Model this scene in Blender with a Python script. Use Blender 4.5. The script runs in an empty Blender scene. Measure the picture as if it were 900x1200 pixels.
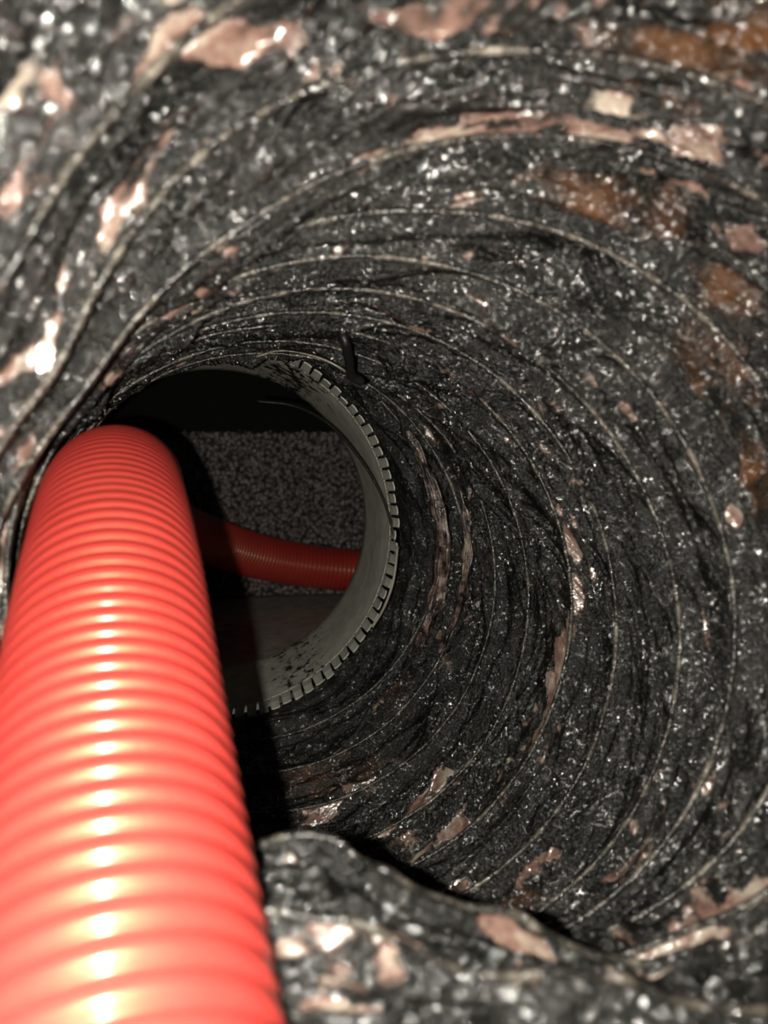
import bpy, bmesh, math, random
import numpy as np
from mathutils import Vector, Matrix

# ------------------------------------------------------------------ camera frame
F_PX = 870.0                      # focal length in pixels of the 900x1200 frame
PITCH, YAW = math.radians(4), math.radians(8)
c_, s_ = math.cos(PITCH), math.sin(PITCH)
cy_, sy_ = math.cos(-YAW), math.sin(-YAW)
FWD = np.array([-sy_ * c_, cy_ * c_, -s_])
RIGHT = np.array([cy_, sy_, 0.0])
UP = np.cross(RIGHT, FWD)
BASIS = np.stack([RIGHT, FWD, UP])            # rows: camera right, forward, up in world
COLLAR_C = np.array([0.0, 0.0, 0.135])        # centre of the collar mouth, floor at z = 0
COLLAR_CAM = np.array([-0.116, 0.483, -0.012])
CAM = COLLAR_C - COLLAR_CAM @ BASIS
def W(p):
    """survey coordinates (right, forward, up from the lens) -> world"""
    return np.asarray(p) @ BASIS + CAM
def at(px, py, d):
    return W([(px - 450) / F_PX * d, d, -(py - 600) / F_PX * d])

scene = bpy.context.scene
col = scene.collection
cam_d = bpy.data.cameras.new('camera'); cam = bpy.data.objects.new('camera', cam_d); col.objects.link(cam)
m = Matrix((( RIGHT[0], UP[0], -FWD[0], CAM[0]), (RIGHT[1], UP[1], -FWD[1], CAM[1]),
            (RIGHT[2], UP[2], -FWD[2], CAM[2]), (0, 0, 0, 1)))
cam.matrix_world = m
cam_d.sensor_fit = 'AUTO'; cam_d.sensor_width = 36; cam_d.lens = 36 * F_PX / 1200
cam_d.clip_start = 0.002; cam_d.clip_end = 20
cam_d.dof.use_dof = True; cam_d.dof.focus_distance = 0.43; cam_d.dof.aperture_fstop = 9.5
scene.camera = cam

world = bpy.data.worlds.new('world'); scene.world = world; world.use_nodes = True
bg = world.node_tree.nodes['Background']
bg.inputs[0].default_value = (0.9, 0.95, 1.0, 1); bg.inputs[1].default_value = 0.08

# the phone's flash, beside the lens
fl = bpy.data.lights.new('flash', 'POINT'); fl.energy = 3.6; fl.shadow_soft_size = 0.0018; fl.color = (1.0, 0.95, 0.84)
flash = bpy.data.objects.new('flash', fl); col.objects.link(flash)
flash.location = W([-0.016, 0.010, -0.004])

scene.view_settings.view_transform = 'Standard'; scene.view_settings.look = 'None'
scene.view_settings.gamma = 1; scene.view_settings.use_curve_mapping = False
scene.view_settings.exposure = 0.0

# ------------------------------------------------------------------ helpers
def tag(o, label=None, cat=None, group=None, kind=None):
    if label: o['label'] = label
    if cat: o['category'] = cat
    if group: o['group'] = group
    if kind: o['kind'] = kind
    return o
def empty(name, loc):
    o = bpy.data.objects.new(name, None); o.empty_display_size = 0.02; o.location = loc; col.objects.link(o); return o
def mesh_obj(name, verts, faces, mat, parent=None, smooth=True):
    me = bpy.data.meshes.new(name); me.from_pydata([tuple(v) for v in verts], [], faces); me.validate()
    if smooth: me.polygons.foreach_set('use_smooth', [True] * len(me.polygons))
    me.materials.append(mat)
    o = bpy.data.objects.new(name, me); col.objects.link(o)
    attach(o, parent); return o
def attach(o, parent):
    if parent is not None:
        o.parent = parent
        o.matrix_parent_inverse = Matrix.Translation(-parent.location) if parent.type == 'EMPTY' else parent.matrix_world.inverted()
def grid_obj(name, P, mat, parent=None, wrap_u=True, attrs=None):
    """P: (rows, cols, 3) numpy grid -> mesh, fast"""
    nr, nc, _ = P.shape
    i = np.arange(nr - 1)[:, None]; jn = nc if wrap_u else nc - 1
    j = np.arange(jn)[None, :]; j2 = (j + 1) % nc
    q = np.stack([i * nc + j, i * nc + j2, (i + 1) * nc + j2, (i + 1) * nc + j], -1).reshape(-1, 4)
    me = bpy.data.meshes.new(name)
    me.vertices.add(nr * nc); me.vertices.foreach_set('co', P.reshape(-1).astype(np.float32))
    me.loops.add(q.size); me.loops.foreach_set('vertex_index', q.reshape(-1).astype(np.int32))
    me.polygons.add(len(q)); me.polygons.foreach_set('loop_start', (np.arange(len(q)) * 4).astype(np.int32))
    me.polygons.foreach_set('use_smooth', np.ones(len(q), bool))
    me.update(calc_edges=True)
    for k, v in (attrs or {}).items():
        a = me.attributes.new(k, 'FLOAT', 'POINT'); a.data.foreach_set('value', v.reshape(-1).astype(np.float32))
    me.materials.append(mat)
    o = bpy.data.objects.new(name, me); col.objects.link(o); attach(o, parent); return o
def catmull(tab, t):
    """tab (n, k), t array in [0, n-1] -> (len(t), k)"""
    n = len(tab); ext = np.vstack([2 * tab[0] - tab[1], tab, 2 * tab[-1] - tab[-2]])
    i = np.clip(np.floor(t).astype(int), 0, n - 2); f = (t - i)[:, None]
    p0, p1, p2, p3 = ext[i], ext[i + 1], ext[i + 2], ext[i + 3]
    return 0.5 * (2 * p1 + (p2 - p0) * f + (2 * p0 - 5 * p1 + 4 * p2 - p3) * f * f + (3 * p1 - p0 - 3 * p2 + p3) * f ** 3)
def noise(u, v, nu, seed):
    """smooth gradient noise, u periodic with nu cells; about -1..1"""
    rng = np.random.RandomState(seed); NV = 256
    ang = rng.rand(nu, NV) * 2 * np.pi
    gx, gy = np.cos(ang), np.sin(ang)
    iu = np.floor(u).astype(int); iv = np.floor(v).astype(int); fu = u - iu; fv = v - iv
    su = fu ** 3 * (fu * (fu * 6 - 15) + 10); sv = fv ** 3 * (fv * (fv * 6 - 15) + 10)
    def g(a, b):
        x = (iu + a) % nu; y = (iv + b) % NV
        return gx[x, y] * (fu - a) + gy[x, y] * (fv - b)
    return 1.5 * ((g(0, 0) * (1 - su) + g(1, 0) * su) * (1 - sv) + (g(0, 1) * (1 - su) + g(1, 1) * su) * sv)
def path_frames(P):
    """parallel-transport frames along P (n,3)"""
    T = np.gradient(P, axis=0); T /= np.linalg.norm(T, axis=1)[:, None]
    N = np.zeros_like(P); a = np.array([0, 0, 1.0]); a = a - T[0] * (a @ T[0])
    N[0] = a / np.linalg.norm(a)
    for i in range(1, len(P)):
        a = N[i - 1] - T[i] * (N[i - 1] @ T[i]); N[i] = a / np.linalg.norm(a)
    return T, N, np.cross(T, N)
def tube(name, P, r, mat, parent=None, sides=8, cap=True):
    P = np.asarray(P, float); r = np.broadcast_to(np.asarray(r, float), (len(P),))
    T, N, B = path_frames(P)
    a = np.arange(sides) / sides * 2 * np.pi
    G = P[:, None] + r[:, None, None] * (np.cos(a)[None, :, None] * N[:, None] + np.sin(a)[None, :, None] * B[:, None])
    if cap:
        G = np.concatenate([np.repeat(P[:1, None], sides, 1), G, np.repeat(P[-1:, None], sides, 1)])
    return grid_obj(name, G, mat, parent)
def smooth_path(pts, n):
    pts = np.asarray(pts, float)
    P = catmull(pts, np.linspace(0, len(pts) - 1, n * 4))
    L = np.concatenate([[0], np.cumsum(np.linalg.norm(np.diff(P, axis=0), axis=1))])
    t = np.linspace(0, L[-1], n)
    return np.stack([np.interp(t, L, P[:, k]) for k in range(3)], 1), L[-1]

# ------------------------------------------------------------------ materials
def new_mat(name):
    mt = bpy.data.materials.new(name); mt.use_nodes = True
    nt = mt.node_tree; b = nt.nodes['Principled BSDF']; return mt, nt, b
def N_(nt, typ, **kw):
    n = nt.nodes.new(typ)
    for k, v in kw.items():
        if k in n.inputs: n.inputs[k].default_value = v
        else: setattr(n, k, v)
    return n
def ramp(nt, fac, stops):
    r = nt.nodes.new('ShaderNodeValToRGB'); nt.links.new(fac, r.inputs[0])
    e = r.color_ramp.elements
    while len(e) < len(stops): e.new(0.5)
    for i, (p, c) in enumerate(stops):
        e[i].position = p; e[i].color = c if len(c) == 4 else (*c, 1)
    return r
def mixc(nt, fac, a, b):
    n = nt.nodes.new('ShaderNodeMix'); n.data_type = 'RGBA'
    for s, v in ((0, fac), (6, a), (7, b)):
        if hasattr(v, 'is_linked'): nt.links.new(v, n.inputs[s])
        else: n.inputs[s].default_value = v if not isinstance(v, tuple) or len(v) == 4 else (*v, 1)
    return n.outputs[2]
def mixf(nt, fac, a, b):
    n = nt.nodes.new('ShaderNodeMix'); n.data_type = 'FLOAT'
    for s, v in ((0, fac), (2, a), (3, b)):
        if hasattr(v, 'is_linked'): nt.links.new(v, n.inputs[s])
        else: n.inputs[s].default_value = v
    return n.outputs[0]
def math_(nt, op, a, b=0.0, clamp=False):
    n = nt.nodes.new('ShaderNodeMath'); n.operation = op; n.use_clamp = clamp
    for s, v in ((0, a), (1, b)):
        if hasattr(v, 'is_linked'): nt.links.new(v, n.inputs[s])
        else: n.inputs[s].default_value = v
    return n.outputs[0]
def tex(nt, scale, detail=3, rough=0.55, kind='NOISE'):
    tc = nt.nodes.get('TC') or nt.nodes.new('ShaderNodeTexCoord'); tc.name = 'TC'
    if kind == 'NOISE':
        n = nt.nodes.new('ShaderNodeTexNoise'); n.inputs['Detail'].default_value = detail; n.inputs['Roughness'].default_value = rough
    else:
        n = nt.nodes.new('ShaderNodeTexVoronoi')
    n.inputs['Scale'].default_value = scale
    nt.links.new(tc.outputs['Object'], n.inputs['Vector'])
    return n
def bump(nt, h, dist, strength, prev=None):
    b = nt.nodes.new('ShaderNodeBump'); b.inputs['Distance'].default_value = dist; b.inputs['Strength'].default_value = strength
    nt.links.new(h, b.inputs['Height'])
    if prev is not None: nt.links.new(prev, b.inputs['Normal'])
    return b.outputs[0]

# tar-coated plastic film of the duct
film_m, nt, b = new_mat('tarred_film')
at_bare = N_(nt, 'ShaderNodeAttribute', attribute_name='bare').outputs['Fac']
at_rust = N_(nt, 'ShaderNodeAttribute', attribute_name='rust').outputs['Fac']
n_edge = tex(nt, 150, 5, 0.65)
n_big = tex(nt, 26, 4, 0.6)
n_gr = tex(nt, 900, 2, 0.6)
v_gr = tex(nt, 620, kind='VORONOI')
def thr(att, nz, amp, lo, hi):
    v = math_(nt, 'ADD', att, math_(nt, 'MULTIPLY', math_(nt, 'SUBTRACT', nz, 0.5), amp))
    r = nt.nodes.new('ShaderNodeMapRange'); r.interpolation_type = 'SMOOTHSTEP'
    nt.links.new(v, r.inputs[0]); r.inputs[1].default_value = lo; r.inputs[2].default_value = hi
    return r.outputs[0]
flow = N_(nt, 'ShaderNodeAttribute', attribute_name='flow').outputs['Vector']
def ftex(scale, kind='NOISE', detail=4, rough=0.6):
    n = nt.nodes.new('ShaderNodeTexNoise' if kind == 'NOISE' else 'ShaderNodeTexVoronoi')
    if kind == 'NOISE': n.inputs['Detail'].default_value = detail; n.inputs['Roughness'].default_value = rough
    n.inputs['Scale'].default_value = scale
    nt.links.new(flow, n.inputs['Vector']); return n
n_st = ftex(0.22)
bare_n = mixf(nt, 0.5, n_edge.outputs['Fac'], n_st.outputs['Fac'])
bare = thr(at_bare, bare_n, 1.9, 0.42, 0.58)
rust = thr(at_rust, n_edge.outputs['Fac'], 0.9, 0.30, 0.75)
tar_c = ramp(nt, n_big.outputs['Fac'], [(0.3, (0.003, 0.003, 0.0026)), (0.55, (0.007, 0.007, 0.006)), (0.75, (0.016, 0.015, 0.013))])
dust = ramp(nt, tex(nt, 420, 4, 0.7).outputs['Fac'], [(0.45, (0, 0, 0)), (0.68, (1, 1, 1))])
tar2 = mixc(nt, math_(nt, 'MULTIPLY', math_(nt, 'MULTIPLY', dust.outputs[0], 0.6), ramp(nt, tex(nt, 75, 4, 0.7).outputs['Fac'], [(0.4, (0, 0, 0)), (0.62, (1, 1, 1))]).outputs[0]), tar_c.outputs[0], (0.045, 0.046, 0.042, 1))
rust_c = ramp(nt, tex(nt, 60, 4, 0.6).outputs['Fac'], [(0.3, (0.030, 0.016, 0.009)), (0.6, (0.11, 0.048, 0.018)), (0.8, (0.22, 0.09, 0.03))])
bare_c = ramp(nt, mixf(nt, 0.6, tex(nt, 110, 5, 0.65).outputs['Fac'], ftex(0.35, detail=5).outputs['Fac']), [(0.40, (0.045, 0.032, 0.025)), (0.5, (0.21, 0.125, 0.10)), (0.60, (0.38, 0.32, 0.26))])
cc = mixc(nt, rust, tar2, rust_c.outputs[0])
cc = mixc(nt, bare, cc, bare_c.outputs[0])
nt.links.new(cc, b.inputs['Base Color'])
rg = ramp(nt, n_big.outputs['Fac'], [(0.3, (0.20,) * 3), (0.7, (0.36,) * 3)])
nt.links.new(mixf(nt, bare, rg.outputs[0], 0.16), b.inputs['Roughness'])
b.inputs['Specular IOR Level'].default_value = 0.2
inv = math_(nt, 'SUBTRACT', 1.0, math_(nt, 'MULTIPLY', bare, 0.85))
h1 = math_(nt, 'MULTIPLY', n_gr.outputs['Fac'], inv)
h2 = math_(nt, 'MULTIPLY', tex(nt, 260, 4, 0.6).outputs['Fac'], inv)
h3 = math_(nt, 'MULTIPLY', v_gr.outputs['Distance'], inv)
nn = bump(nt, ftex(0.30, detail=5).outputs['Fac'], 0.0030, 0.8); nn = bump(nt, h2, 0.0006, 0.6, nn); nn = bump(nt, h1, 0.0008, 0.9, nn); nn = bump(nt, tex(nt, 90, 3, 0.5).outputs['Fac'], 0.0008, 0.3, nn)
nt.links.new(nn, b.inputs['Normal'])
def facets(scale, amount, src, v=None):
    v = v or tex(nt, scale, kind='VORONOI')
    a1 = N_(nt, 'ShaderNodeVectorMath', operation='SUBTRACT'); nt.links.new(v.outputs['Color'], a1.inputs[0]); a1.inputs[1].default_value = (.5, .5, .5)
    a2 = N_(nt, 'ShaderNodeVectorMath', operation='SCALE'); nt.links.new(a1.outputs[0], a2.inputs[0]); nt.links.new(math_(nt, 'MULTIPLY', amount, inv), a2.inputs['Scale'])
    a3 = N_(nt, 'ShaderNodeVectorMath', operation='ADD'); nt.links.new(src, a3.inputs[0]); nt.links.new(a2.outputs[0], a3.inputs[1])
    a4 = N_(nt, 'ShaderNodeVectorMath', operation='NORMALIZE'); nt.links.new(a3.outputs[0], a4.inputs[0])
    return a4.outputs[0]
nt.links.new(facets(850, 1.3, facets(1, 0.7, nn, ftex(0.9, 'VORONOI'))), b.inputs['Coat Normal'])
cw = ramp(nt, tex(nt, 75, 4, 0.7).outputs['Fac'], [(0.42, (0.05,) * 3), (0.62, (1, 1, 1))])
nt.links.new(cw.outputs[0], b.inputs['Coat Weight']); b.inputs['Coat Roughness'].default_value = 0.14; b.inputs['Coat IOR'].default_value = 2.2

# film-wrapped wire of the coil
wire_m, nt, b = new_mat('wrapped_coil_wire')
nz = tex(nt, 130, 4, 0.65)
r = ramp(nt, nz.outputs['Fac'], [(0.46, (0.014, 0.013, 0.012)), (0.58, (0.08, 0.07, 0.055)), (0.74, (0.27, 0.24, 0.20))])
nt.links.new(r.outputs[0], b.inputs['Base Color'])
b.inputs['Roughness'].default_value = 0.22
inv = 1.0
nn = bump(nt, tex(nt, 500, 3).outputs['Fac'], 0.0012, 0.6); nt.links.new(nn, b.inputs['Normal'])
nt.links.new(facets(900, 1.6, nn), b.inputs['Coat Normal'])
b.inputs['Coat Weight'].default_value = 0.9; b.inputs['Coat Roughness'].default_value = 0.12

hose_m, nt, b = new_mat('red_hose_plastic')
r = ramp(nt, tex(nt, 35, 3).outputs['Fac'], [(0.35, (0.56, 0.046, 0.040)), (0.7, (0.64, 0.058, 0.050))])
nt.links.new(r.outputs[0], b.inputs['Base Color'])
b.inputs['Roughness'].default_value = 0.46; b.inputs['Specular IOR Level'].default_value = 1.0; b.inputs['Specular Tint'].default_value = (1, .75, .35, 1); b.inputs['Coat Weight'].default_value = 0.5; b.inputs['Coat Roughness'].default_value = 0.2
b.inputs['Subsurface Weight'].default_value = 0.15; b.inputs['Subsurface Radius'].default_value = (0.004, 0.001, 0.001); b.inputs['Subsurface Scale'].default_value = 1.0
nt.links.new(bump(nt, tex(nt, 400, 3).outputs['Fac'], 0.0004, 0.25), b.inputs['Normal'])

galv_m, nt, b = new_mat('dusty_galvanised_steel')
nz = tex(nt, 90, 5, 0.65)
r = ramp(nt, nz.outputs['Fac'], [(0.3, (0.42, 0.42, 0.36)), (0.55, (0.58, 0.58, 0.50)), (0.75, (0.68, 0.68, 0.60))])
at_t = N_(nt, 'ShaderNodeAttribute', attribute_name='tar').outputs['Fac']
tm = thr(at_t, tex(nt, 160, 5, 0.7).outputs['Fac'], 1.6, 0.55, 0.66)
nt.links.new(mixc(nt, tm, r.outputs[0], (0.012, 0.011, 0.010, 1)), b.inputs['Base Color'])
b.inputs['Metallic'].default_value = 0.15; b.inputs['Roughness'].default_value = 0.55
nt.links.new(bump(nt, nz.outputs['Fac'], 0.001, 0.4), b.inputs['Normal'])

def plain(name, colr, rough=0.5, bscale=None, bd=0.001, bs=0.4, var=0.3, metal=0.0):
    mt, nt, b = new_mat(name)
    r = ramp(nt, tex(nt, 60, 4, 0.6).outputs['Fac'], [(0.3, tuple(x * (1 - var) for x in colr)), (0.7, tuple(x * (1 + var) for x in colr))])
    nt.links.new(r.outputs[0], b.inputs['Base Color']); b.inputs['Roughness'].default_value = rough; b.inputs['Metallic'].default_value = metal
    if bscale: nt.links.new(bump(nt, tex(nt, bscale, 4).outputs['Fac'], bd, bs), b.inputs['Normal'])
    return mt
liner_m, nt, b = new_mat('grey_fibre_liner')
v1 = tex(nt, 210, kind='VORONOI')
gr = ramp(nt, v1.outputs['Distance'], [(0.10, (0.60, 0.55, 0.54)), (0.5, (0.26, 0.235, 0.23)), (0.75, (0.04, 0.037, 0.035))])  # shade between pebbles put into the colour, frontal light hides the relief
gr2 = mixc(nt, ramp(nt, tex(nt, 230, 3).outputs['Fac'], [(0.35, (0, 0, 0)), (0.65, (1, 1, 1))]).outputs[0], (0.25, 0.25, 0.25, 1), (1.15, 1.08, 1.05, 1))
mm = nt.nodes.new('ShaderNodeMix'); mm.data_type = 'RGBA'; mm.blend_type = 'MULTIPLY'; mm.inputs[0].default_value = 1
nt.links.new(gr.outputs[0], mm.inputs[6]); nt.links.new(gr2, mm.inputs[7]); nt.links.new(mm.outputs[2], b.inputs['Base Color'])
b.inputs['Roughness'].default_value = 0.7
nt.links.new(bump(nt, v1.outputs['Distance'], -0.002, 0.8), b.inputs['Normal'])
black_m = plain('dark_void_board', (0.004, 0.0038, 0.0036), 0.9)  # near-black colour stands in for the dark void above the liner
sheet_m = plain('dirty_sheet_metal', (0.55, 0.52, 0.47), 0.5, 60, 0.002, 0.3)
cable_m = plain('black_rubber', (0.012, 0.012, 0.011), 0.4, 300)
strip2_m = plain('dirty_torn_film', (0.16, 0.14, 0.11), 0.2, 200, 0.001, 0.6, 0.9)
strip_m = plain('pale_plastic', (0.30, 0.28, 0.23), 0.4)

# ------------------------------------------------------------------ flexible duct
# one row per turn of the coil, far end first: distance, centre of the turn, its tilt in depth to the
# right and downwards, and its half-width in twelve directions (right, then clockwise), as surveyed
# from the lens in units of distance / F_PX
ST = [
 (.490, 241, 606, .030, .00, [228,234,236,232,232,228,214,210,205,200,204,216]),
 (.462, 268, 620, .026, .00, [250,252,252,250,246,240,215,212,218,222,226,238]),
 (.430, 284, 640, .022, .00, [264,268,270,268,262,255,215,220,228,230,238,250]),
 (.395, 297, 665, .018, .00, [285,290,292,290,284,270,228,256,251,252,262,275]),
 (.360, 308, 690, .014, .00, [312,316,318,316,306,290,255,284,285,290,300,306]),
 (.320, 315, 715, .010, .00, [357,352,346,340,335,320,285,315,325,335,348,356]),
 (.292, 342, 745, .008, .00, [383,376,364,356,350,345,325,355,370,382,390,388]),
 (.265, 386, 765, .006, .00, [411,402,386,372,366,370,368,400,418,430,425,415]),
 (.240, 415, 765, .004, .00, [450,432,402,380,374,390,402,440,462,470,470,462]),
 (.216, 460, 750, .002, .00, [500,468,416,392,386,420,455,480,492,505,525,530]),
 (.190, 560, 720, .000, .00, [560,500,440,418,420,620,600,530,535,562,590,600], {132: 430, 142: 560}),
 (.164, 600, 735, .000, .00, [640,540,455,345,322,725,690,615,676,682,690,690], {45: 470, 73: 405, 135: 352, 140: 372, 144: 560}),
 (.138, 660, 700, .000, .00, [800,700,560,450,455,860,820,752,800,830,830,820], {135: 505, 141: 640}),
 (.112, 680, 680, .000, .00, [1000,900,760,640,660,1080,1020,950,1000,1010,1010,1000], {135: 740, 142: 930}),
 (.085, 680, 680, .000, .00, [1330,1250,1100,980,980,1400,1330,1280,1330,1330,1330,1330], {135: 1100}),
]
NT, NS = 1440, 780
S_MAX = len(ST) - 1
th = np.arange(NT) / NT * 2 * np.pi
def ring_radius(row):
    pts = {30.0 * i: r for i, r in enumerate(row[5])}
    pts.update(row[6] if len(row) > 6 else {})
    k = np.array(sorted(pts)); v = np.array([pts[q] for q in k], float)
    k3 = np.concatenate([k - 360, k, k + 360]); v3 = np.concatenate([v, v, v])
    d = np.arange(-360, 720) * 1.0
    f = np.interp(d, k3, v3)
    g = np.exp(-(np.arange(-30, 31) / (4.0 if len(row) > 6 else 12.0)) ** 2); g /= g.sum()
    f = np.convolve(f, g, 'same')
    return np.interp(np.degrees(th), d, f)
RA = np.array([ring_radius(row) for row in ST])                  # stations x NT
C4 = np.array([s[:5] for s in ST], float)
def duct_base(s):
    """s: (n,) -> ring points (n, NT, 3) survey coordinates, centre (n,3)"""
    C = catmull(C4, s); R = catmull(RA, s)
    ct, sn = np.cos(th)[None], np.sin(th)[None]
    d = C[:, :1] + C[:, 3:4] * ct + C[:, 4:5] * sn
    x = (C[:, 1:2] + R * ct - 450) / F_PX * d
    z = -(C[:, 2:3] + R * sn - 600) / F_PX * d
    cen = np.stack([(C[:, 1] - 450) / F_PX * C[:, 0], C[:, 0], -(C[:, 2] - 600) / F_PX * C[:, 0]], 1)
    return np.stack([x, d, z], -1), cen
s_ax = np.linspace(0, S_MAX, NS)
BP, CEN = duct_base(s_ax)
rad = BP - CEN[:, None]; rad /= np.linalg.norm(rad, axis=2)[..., None]
dS = np.gradient(BP, axis=0); dS /= np.linalg.norm(dS, axis=2)[..., None]
U = np.broadcast_to(th[None] / (2 * np.pi), (NS, NT)); S = np.broadcast_to(s_ax[:, None], (NS, NT))
ph = S + 0.35 * np.sin(2 * np.pi * U + 2.0) * 0.0 - (U - 0.9) * 0.0
fr = ph - np.floor(ph)
pitch = np.linalg.norm(np.gradient(BP, axis=0), axis=2) / (s_ax[1] - s_ax[0])   # metres per turn, local
sag = np.abs(np.sin(np.pi * fr)) ** 0.75
def ridged(u, v, nu, seed, p=2.0):
    return (1 - np.abs(noise(u, v, nu, seed))) ** p
SEAM = 0.43
US = (U - SEAM) % 1.0
def pleat(fu, fv, slope, seed, p, wob=0.5):
    """long folds that wind slowly from turn to turn; ends blended over the seam"""
    def f(u):
        w_ = wob * noise(u * 5 + 40, S * 0.5, 97, seed + 50) + 0.12 * wob * noise(u * 16 + 40, S * 1.2, 197, seed + 51)
        n_ = noise(u * fu + 60, (S - u * slope + w_) * fv + 90, 499, seed)
        return (1 - np.abs(n_)) ** p
    a_, b_ = f(US), f(US - 1)
    t_ = np.clip((US - 0.92) / 0.08, 0, 1); t_ = t_ * t_ * (3 - 2 * t_)
    return a_ * (1 - t_) + b_ * t_
W1 = pleat(2.5, 1.5, 4.0, 11, 4.0, 0.35)
W2 = pleat(4, 2.7, 5.0, 12, 4.0, 0.4)
W3 = pleat(6, 4.6, 4.2, 13, 3.0, 0.4)
W5 = pleat(8, 7.5, 5.5, 16, 2.5, 0.4)
calm = 1 - 0.6 * np.clip((S - 4) / 3, 0, 1) * np.exp(-((U * 360 - 198) / 20) ** 2) - 0.55 * np.clip((S - 9.3) / 1.0, 0, 1) * np.exp(-(((U * 360 - 105) / 48) ** 2) ** 2)
W6 = pleat(14, 11.0, 4.8, 17, 2.0, 0.4)
W4 = noise(U * 90, S * 6, 90, 14) * 0.6 + noise(U * 200, S * 13, 200, 15) * 0.4
gate = np.clip(0.03 + np.abs(np.sin(np.pi * fr)) ** 1.5, 0, 1)
amp = np.clip(pitch / 0.026, 0.45, 1.15)
bead = np.exp(-(np.minimum(fr, 1 - fr) * pitch / 0.0026) ** 2)
disp = amp * (0.0115 * sag - gate * calm * (0.0092 * W1 + 0.0080 * W2 + 0.0044 * W3 + 0.0024 * W5 + 0.0012 * W6) + 0.00010 * W4 + 0.0016) - 0.0026 * bead
lower = np.clip((S - 10.6) / 0.5, 0, 1) * np.exp(-(((U * 360 - 100) / 55) ** 2) ** 2)
disp -= lower * (0.0060 * (pleat(4, 2.6, 2.0, 77, 1.6, 0.5) - 0.5) + 0.0030 * (pleat(8, 5.0, 3.0, 78, 1.6, 0.5) - 0.5))
upper = np.clip((S - 6.5) / 2, 0, 1) * (1 - lower) * np.exp(-(((U * 360 - 255) / 75) ** 2) ** 2)
disp -= upper * 0.0035 * gate * (W1 - 0.3)
disp *= np.clip(S / 0.6, 0.15, 1)                                # drawn tight at the collar
slump = calm * amp * gate * (0.004 * noise(U * 10, S * 1.3, 10, 21) + 0.003 * (W2 - 0.4))
P = BP + rad * disp[..., None] + dS * slump[..., None]

# stains in (turn, angle in degrees clockwise from right): turn, angle, half-size in turns, half-size in degrees, strength
BARE_SPOTS = [(4.73, 13.2, 0.19, 6.8, 0.75),
 (4.76, 26.5, 0.11, 4.9, 0.45),
 (1.58, 49.0, 0.06, 6.9, 0.5),
 (1.76, 64.2, 0.14, 6.3, 0.3),
 (4.64, 53.2, 0.18, 7.7, 0.65),
 (3.74, 49.5, 0.18, 8.1, 0.6),
 (2.73, 61.8, 0.13, 5.2, 0.5),
 (3.0, 72.8, 0.23, 7.9, 0.5),
 (4.03, 65.5, 0.12, 4.5, 0.35),
 (10.06, 282.0, 0.06, 6.3, 0.55),
 (10.39, 292.8, 0.22, 3.1, 0.7),
 (9.67, 297.5, 0.11, 4.4, 0.6),
 (10.1, 273.5, 0.06, 5.8, 0.4),
 (7.73, 243.2, 0.06, 3.3, 0.65),
 (8.39, 246.0, 0.1, 2.6, 0.6),
 (11.7, 225.8, 0.06, 1.9, 0.7),
 (11.65, 241.0, 0.06, 5.0, 0.5),
 (11.11, 218.0, 0.06, 1.8, 0.6),
 (11.07, 227.0, 0.06, 3.4, 0.5),
 (11.05, 211.0, 0.06, 5.4, 0.4),
 (11.11, 207.5, 0.06, 5.2, 0.4),
 (9.0, 195.5, 0.18, 9.8, 0.45),
 (8.07, 340.0, 0.06, 1.7, 0.55),
 (11.09, 134.0, 0.06, 5.8, 0.6),
 (11.63, 131.0, 0.12, 5.3, 0.7),
 (12.01, 125.0, 0.07, 4.3, 0.6),
 (11.07, 90.0, 0.06, 8.1, 0.8),
 (5.63, 58.0, 0.06, 4.0, 0.6),
 (12.29, 123.0, 0.11, 5.2, 0.7),
 (12.09, 128.2, 0.06, 3.0, 0.6),
 (11.99, 117.5, 0.06, 3.1, 0.5),
 (10.05, 55.0, 0.1, 10.9, 0.5),
 (7.33, 35.8, 0.14, 7.7, 0.45),
 (6.47, 42.2, 0.06, 5.7, 0.35),
 (7.57, 304.5, 0.06, 2.7, 0.45),
 (7.44, 295.5, 0.06, 3.3, 0.3),
 (4.62, 327.5, 0.06, 3.1, 0.35),
 (5.03, 347.0, 0.06, 6.3, 0.4),
 (6.24, 285.0, 0.06, 5.4, 0.35),
 (11.54, 259.2, 0.06, 5.8, 0.35),
 (11.02, 291.5, 0.06, 5.0, 0.3),
 (11.0, 284.0, 0.06, 10.1, 0.35),
 (10.85, 293.0, 0.06, 5.0, 0.4),
 (11.02, 247.0, 0.06, 5.0, 0.35),
 (10.01, 270.5, 0.06, 12.1, 0.35),
 (9.72, 307.0, 0.06, 5.6, 0.4),
 (9.02, 317.8, 0.06, 6.5, 0.35),
 (12.42, 222.8, 0.06, 4.6, 0.4),
 (12.09, 216.2, 0.06, 5.7, 0.35),
 (12.01, 234.8, 0.09, 4.3, 0.4),
 (12.22, 118.8, 0.73, 6.5, 0.6),
 (12.04, 102.0, 0.09, 7.2, 0.4),
 (12.04, 85.5, 0.1, 7.2, 0.4),
 (9.49, 43.2, 0.06, 7.5, 0.7),
 (10.01, 61.0, 0.11, 5.1, 0.6),
 (10.05, 53.5, 0.06, 9.6, 0.5),
 (1.38, 4.0, 0.24, 13.6, 0.4),
 (2.39, 353.5, 0.1, 10.6, 0.4),
 (4.69, 8.5, 0.1, 9.5, 0.9),
 (5.03, 353.8, 0.06, 7.9, 0.5)]
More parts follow.
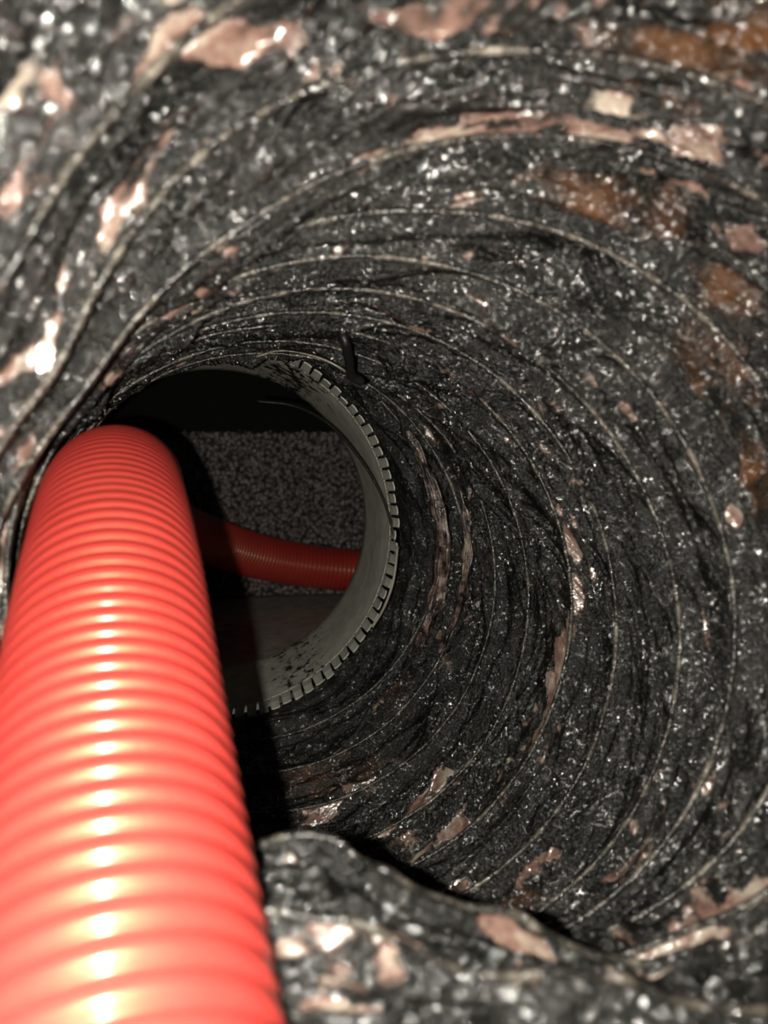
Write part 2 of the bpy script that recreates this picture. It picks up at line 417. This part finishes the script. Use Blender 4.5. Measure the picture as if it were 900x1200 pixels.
RUST_SPOTS = [(11.43, 290.2, 0.42, 5.3, 0.95),
 (10.69, 286.8, 0.17, 7.8, 0.6),
 (10.62, 280.0, 0.15, 8.7, 0.5),
 (11.05, 272.8, 0.08, 9.8, 0.5),
 (9.18, 313.2, 0.34, 6.1, 0.55),
 (9.58, 300.2, 0.11, 6.2, 0.45),
 (10.05, 275.2, 0.11, 9.0, 0.4),
 (11.07, 251.5, 0.06, 4.9, 0.4),
 (10.77, 279.5, 0.07, 5.0, 0.5),
 (8.41, 335.5, 0.13, 6.9, 0.4),
 (11.05, 241.0, 0.06, 4.9, 0.4),
 (7.48, 290.8, 0.06, 7.2, 0.25),
 (2.61, 62.2, 0.71, 23.9, 0.35),
 (6.65, 53.8, 0.2, 18.7, 0.35),
 (12.01, 125.0, 0.21, 10.7, 0.4),
 (12.54, 232.2, 0.09, 3.8, 0.4),
 (12.53, 227.2, 0.08, 2.2, 0.4),
 (11.05, 286.8, 0.18, 13.0, 0.8),
 (9.45, 291.2, 0.19, 11.9, 0.45),
 (8.61, 318.0, 0.9, 9.0, 0.4),
 (8.09, 352.5, 0.34, 12.2, 0.25),
 (10.51, 268.2, 0.06, 13.9, 0.45),
 (10.41, 245.0, 0.17, 11.3, 0.25),
 (11.14, 232.0, 0.14, 9.8, 0.35),
 (4.56, 6.2, 0.61, 13.5, 0.25),
 (2.03, 76.8, 0.6, 16.8, 0.4),
 (1.46, 43.0, 0.32, 10.9, 0.35)]
def spots(lst):
    A = np.zeros((NS, NT))
    for s0, a0, hs, ha, k in lst:
        da = (U * 360 - a0 + 180) % 360 - 180
        if s0 > 10.5: k -= 0.16
        A = np.maximum(A, (k + .08) * np.exp(-((S - s0) / (hs * .75)) ** 2 - (da / (ha * 1.25)) ** 2))
    return A
bare_a = -0.05 + 0.10 * np.clip((S - 8) / 3, 0, 1) - 0.22 * lower + 0.16 * (W2 * W1 > 0.3) * W2 + 0.12 * W3 + 0.34 * noise(U * 60 - S, S * 10, 60, 35) + 0.22 * (W6 - 0.5) + 0.10 * noise(U * 24, S * 14, 24, 36) + 0.22 * noise(U * 10 - S * .5, S * 1.1, 10, 31) + 0.14 * noise(U * 30, S * 2, 30, 32) + 0.10 * bead + spots(BARE_SPOTS)
rust_a = 0.0 + 0.25 * noise(U * 8, S * 0.9, 8, 33) + spots(RUST_SPOTS)
duct = empty('flexible_duct', W([0.03, 0.2, -0.15]))
tag(duct, 'black tar-smeared flexible duct with spiral ribs and wrinkled inner film', 'duct')
film = grid_obj('inner_film', W(P), film_m, duct, attrs={'bare': bare_a, 'rust': rust_a})
flow = film.data.attributes.new('flow', 'FLOAT_VECTOR', 'POINT')    # grain of the film: along a fold, across a fold
wv = 0.25 * noise(US * 9 + 5, S * 1.1, 97, 61)
FL = np.stack([US * 80, (S - 4 * US + wv) * 25, np.zeros_like(S)], -1)
flow.data.foreach_set('vector', FL.reshape(-1).astype(np.float32))
# coil wire: one turn per station, riding on the crest of the film
ks = np.arange(1, S_MAX + 1)
crest, cc_ = duct_base(ks.astype(float))
for i, k in enumerate(ks):
    row = int(round(k / S_MAX * (NS - 1)))
    pts = P[row] + rad[row] * 0.0002
    n = 260; idx = (np.arange(n) * NT // n)
    Q = np.array([pts[(j + np.arange(-6, 7)) % NT].mean(0) for j in idx])
    Q = Q - rad[row][idx] * 0.0003
    Q = np.vstack([Q, Q[:1]])
    Tn = np.roll(Q[:-1], -1, 0) - np.roll(Q[:-1], 1, 0); Tn /= np.linalg.norm(Tn, axis=1)[:, None]
    rr = rad[row][idx]; B = np.cross(Tn, rr); B /= np.linalg.norm(B, axis=1)[:, None]; N2 = np.cross(B, Tn)
    a = np.arange(8) / 8 * 2 * np.pi; rw = 0.0010
    G = Q[:-1, None] + rw * (np.cos(a)[None, :, None] * N2[:, None] + np.sin(a)[None, :, None] * B[:, None])
    G = np.vstack([G, G[:1]])
    grid_obj('coil_wire', W(G), wire_m, duct)

# ------------------------------------------------------------------ galvanised collar with its ring of tabs
collar = empty('duct_collar', COLLAR_C + np.array([0, 0.03, -0.125]))
tag(collar, 'grey metal collar with notched edge at far end of duct', 'collar')
NC = 240; RC = 0.1222
a = np.arange(NC) / NC * 2 * np.pi
def ring(r, y): return np.stack([r * np.cos(a) , np.full(NC, y), r * np.sin(a)], 1) + COLLAR_C
prof = [(RC, 0.008), (RC - .0004, .012), (RC - .0016, .016), (RC - .0034, .034), (RC - .0056, .056), (RC - .0076, .076), (RC - .0086, .086), (RC - .0078, .088),
        (RC - .0065, .085), (RC - .0034, .050), (RC + .0012, .008), (RC, .008)]
G = np.array([ring(r, y) for r, y in prof])
ang = np.degrees(a)
tarv = np.exp(-((((ang - 62) + 180) % 360 - 180) / 22) ** 2) * 0.55 + np.exp(-((((ang - 300) + 180) % 360 - 180) / 18) ** 2) * 0.45 + 0.10
grid_obj('collar_band', G, galv_m, collar, attrs={'tar': np.broadcast_to(tarv, (len(prof), NC)).copy()})
NTAB = 96; rng = random.Random(4)
tabs = []
w = RC * 2 * math.pi / NTAB * 0.86
tab_me = None
def tab_mesh(k):
    r = random.Random(k)
    vs, fs = [], []
    sec = [(0, 0.0), (0.0003, -0.005), (0.0010 + r.uniform(-.0005, .0006), -0.010), (0.0022 + r.uniform(-.001, .001), -0.0155 - r.uniform(0, .0015))]
    for q, (dr, dy) in enumerate(sec):
        ww = w / 2 * (1 - .05 * q)
        for sx in (-1, -0.4, 0.4, 1):
            rad_c = 0.0004 * (1 - sx * sx)
            for t in (0, 0.0008): vs.append((sx * ww, dy, dr + t + rad_c))
    def vid(q, c, t): return q * 8 + c * 2 + t
    for q in range(3):
        for c in range(3):
            fs.append((vid(q, c, 0), vid(q, c + 1, 0), vid(q + 1, c + 1, 0), vid(q + 1, c, 0)))
            fs.append((vid(q, c, 1), vid(q + 1, c, 1), vid(q + 1, c + 1, 1), vid(q, c + 1, 1)))
        for c in (0, 3): fs.append((vid(q, c, 0), vid(q, c, 1), vid(q + 1, c, 1), vid(q + 1, c, 0)))
    for c in range(3):
        fs.append((vid(3, c, 0), vid(3, c + 1, 0), vid(3, c + 1, 1), vid(3, c, 1)))
        fs.append((vid(0, c, 0), vid(0, c, 1), vid(0, c + 1, 1), vid(0, c + 1, 0)))
    me = bpy.data.meshes.new('tab'); me.from_pydata(vs, [], fs); me.materials.append(galv_m); return me
tmes = [tab_mesh(k) for k in range(5)]
for k in range(NTAB):
    an = (k + 0.5) / NTAB * 2 * math.pi
    o = bpy.data.objects.new('tab', tmes[rng.randrange(5)]); col.objects.link(o); o.parent = collar
    # local x tangential, y along axis, z radial
    rx = Vector((math.cos(an), 0, math.sin(an))); tx = Vector((math.sin(an), 0, -math.cos(an)))
    M = Matrix(((tx[0], 0, rx[0], 0), (tx[1], 1, rx[1], 0), (tx[2], 0, rx[2], 0), (0, 0, 0, 1)))
    loc = Vector(COLLAR_C) + rx * (RC) + Vector((0, 0.009, 0)) - collar.location
    o.matrix_basis = Matrix.Translation(loc) @ M @ Matrix.Rotation(rng.uniform(-.05, .05), 4, 'X') @ Matrix.Rotation(rng.uniform(-.04, .04), 4, 'Y')

# ------------------------------------------------------------------ plenum box behind the collar
YF, YB, XL, XR, ZT = 0.090, 0.50, -0.42, 0.34, 0.34
def box(name, lo, hi, mat, parent=None, bev=0.002):
    bm = bmesh.new(); bmesh.ops.create_cube(bm, size=1)
    for v in bm.verts: v.co = Vector([lo[i] + (hi[i] - lo[i]) * (v.co[i] + .5) for i in range(3)])
    bmesh.ops.bevel(bm, geom=bm.edges[:], offset=bev, segments=1, affect='EDGES')
    me = bpy.data.meshes.new(name); bm.to_mesh(me); bm.free(); me.materials.append(mat)
    o = bpy.data.objects.new(name, me); col.objects.link(o); attach(o, parent); return o
tag(box('floor', (XL, YF, -0.012), (XR, YB + .012, 0.0), sheet_m), kind='structure')
tag(box('wall_back', (XL, YB, 0.0), (XR, YB + .012, ZT), black_m), kind='structure')
tag(box('wall_left', (XL - .012, YF, 0.0), (XL, YB + .012, ZT), black_m), kind='structure')
tag(box('wall_right', (XR, YF, 0.0), (XR + .012, YB + .012, ZT), black_m), kind='structure')
tag(box('ceiling', (XL - .012, YF, ZT), (XR + .012, YB + .012, ZT + .012), black_m), kind='structure')
# front wall with the round opening
n = 96; vs = []; fs = []
for y in (YF - .012, YF):
    for ring_r in (0, 1):
        for i in range(n):
            an = (i + .5) / n * 2 * math.pi; cx, cz = math.cos(an), math.sin(an)
            if ring_r == 0: vs.append((cx * (RC + .0012), y, COLLAR_C[2] + cz * (RC + .0012)))
            else:
                k = min((XR if cx > 0 else -XL) / max(abs(cx), 1e-6), ((ZT - COLLAR_C[2]) if cz > 0 else COLLAR_C[2]) / max(abs(cz), 1e-6))
                vs.append((cx * k, y, COLLAR_C[2] + cz * k))
for i in range(n):
    j = (i + 1) % n
    fs += [(i, j, n + j, n + i), (2 * n + i, 3 * n + i, 3 * n + j, 2 * n + j), (i, 2 * n + i, 2 * n + j, j), (n + i, n + j, 3 * n + j, 3 * n + i)]
tag(mesh_obj('wall_front', vs, fs, black_m, smooth=False), kind='structure')
# pebbled fibre liner board on the back wall
nx, nz = 300, 110
X = np.linspace(XL + .002, XR - .002, nx); Z = np.linspace(0.003, 0.217, nz)
XX, ZZ = np.meshgrid(X, Z)
r_ = np.random.RandomState(3)
g1 = noise(XX / 0.0055 + 200, ZZ / 0.0055 + 5, 509, 41); g2 = noise(XX / 0.0028 + 300, ZZ / 0.0028 + 9, 701, 42)
D = 0.0024 * np.abs(g1) + 0.0012 * g2
PL = np.stack([XX, YB - 0.010 - D, ZZ + 0.0 * XX], -1)
PL[-1, :, 2] += 0.0015 * r_.randn(nx)
back = PL[-1:].copy(); back[..., 1] = YB - 0.0005
PLf = np.concatenate([PL, back], 0)
liner = grid_obj('liner_board', PLf, liner_m, None, wrap_u=False)
tag(liner, 'grey pebbled fibre liner board on back wall of box beyond collar', 'liner')

# ------------------------------------------------------------------ red corrugated hose
H = [(-.000, .018, -.150), (-.019, .060, -.121), (-.0395, .1090, -.0880), (-.0615, .168, -.0522), (-.0830, .228, -.0170), (-.1065, .296, .0080), (-.131, .385, .0130),
     (-.158, .480, .004), (-.186, .600, -.006), (-.197, .720, -.018), (-.183, .810, -.034), (-.140, .872, -.054), (-.080, .900, -.067), (.0, .910, -.074), (.09, .905, -.077), (.17, .90, -.078)]
H = W(np.array(H))
PITCH_H = 0.0056; SUB = 8
_, L = smooth_path(H, 200)
nr = int(L / PITCH_H); HP, _ = smooth_path(H, nr * SUB)
T, N1, B1 = path_frames(HP)
k = (np.arange(len(HP)) % SUB) / SUB
prof_r = 0.0262 - 0.0021 * np.clip((np.abs(k - 0.5) * 2 - 0.35) / 0.65, 0, 1) ** 1.8 
NA = 96; a = np.arange(NA) / NA * 2 * np.pi
G = HP[:, None] + prof_r[:, None, None] * (np.cos(a)[None, :, None] * N1[:, None] + np.sin(a)[None, :, None] * B1[:, None])
hose = grid_obj('vacuum_hose', G, hose_m)
tag(hose, 'thick bright red corrugated hose running down the duct and through the collar', 'hose')

# ------------------------------------------------------------------ small loose pieces
pw, _ = smooth_path([at(300, 470, .52), at(345, 476, .52), at(385, 497, .515), at(420, 535, .51), at(447, 580, .505), at(461, 625, .50), at(463, 655, .50)], 60)
tag(tube('loose_wire', pw, 0.0010, cable_m, collar), 'thin black wire curving across the collar')
ph_, _ = smooth_path([at(400, 385, .335), at(405, 402, .335), at(409, 422, .345), at(412, 440, .355), at(424, 447, .36)], 24)
tag(tube('wire_end', ph_, 0.0024, cable_m, duct), 'dark hooked end of coil wire poking down from duct roof')
ps, _ = smooth_path([at(466, 640, .470), at(461, 680, .468), at(450, 712, .466), at(436, 735, .462)], 24)
tag(tube('edge_strip', ps, 0.0009, strip_m, duct), 'thin pale strip beside the notched collar edge')
pt, _ = smooth_path([at(300, 418, .375), at(330, 411, .375), at(370, 418, .378), at(400, 432, .38), at(425, 452, .385)], 30)
tag(tube('edge_strip', pt, 0.0006, strip2_m, duct), 'thin pale torn film edge above the collar')

flap_m, nt, b = new_mat('glossy_bare_film')
r = ramp(nt, tex(nt, 90, 5, 0.65).outputs['Fac'], [(0.42, (0.012, 0.010, 0.009)), (0.52, (0.11, 0.07, 0.06)), (0.62, (0.36, 0.28, 0.24))])
nt.links.new(r.outputs[0], b.inputs['Base Color']); b.inputs['Roughness'].default_value = 0.16; b.inputs['Specular IOR Level'].default_value = 0.9
nt.links.new(bump(nt, tex(nt, 260, 4).outputs['Fac'], 0.0015, 0.6), b.inputs['Normal'])
def flap(pts, width, seed, label):
    """a crumpled ribbon of bare film hugging the wall; width in metres"""
    C, _ = smooth_path([at(*p) for p in pts], 70)
    T = np.gradient(C, axis=0); T /= np.linalg.norm(T, axis=1)[:, None]
    tocam = CAM - C; tocam /= np.linalg.norm(tocam, axis=1)[:, None]
    B = np.cross(T, tocam); B /= np.linalg.norm(B, axis=1)[:, None]
    wall = FWD * 0.9; n_ = 33
    u = np.linspace(-1, 1, n_)[None, :]; t = np.linspace(0, 1, 70)[:, None]
    taper = np.sin(np.pi * np.clip(t * 0.96 + 0.02, 0, 1)) ** 0.5 * (0.75 + 0.55 * noise(t * 9 + 30 + 0 * u, 3 + 0 * t + 0 * u, 97, seed))
    h = 0.0034 * (1 - np.abs(noise(t * 3 + 30 + 0 * u, u * 2.6 + 9 + 0.5 * np.sin(t * 7), 97, seed + 1))) ** 2 + 0.0012 * (1 - np.abs(noise(t * 6 + 30 + 0 * u, u * 5 + 20 + np.sin(t * 11), 197, seed + 2))) ** 2 - 0.0055 * np.abs(u) ** 3 - 0.003
    G = C[:, None] + (u * taper * width / 2)[..., None] * (B[:, None] + 0.5 * FWD) + h[..., None] * tocam[:, None]
    tag(grid_obj('torn_film', G, flap_m, duct, wrap_u=False), label)
flap([(478, 505, .455), (497, 545, .452), (512, 590, .452), (519, 630, .452), (515, 690, .458), (498, 735, .460), (480, 770, .464)], 0.012, 201, 'crumpled glossy pinkish film right of the collar')
flap([(540, 575, .436), (548, 620, .433), (546, 670, .433), (535, 720, .440), (515, 765, .445)], 0.007, 211, 'narrow glossy pinkish film strip')
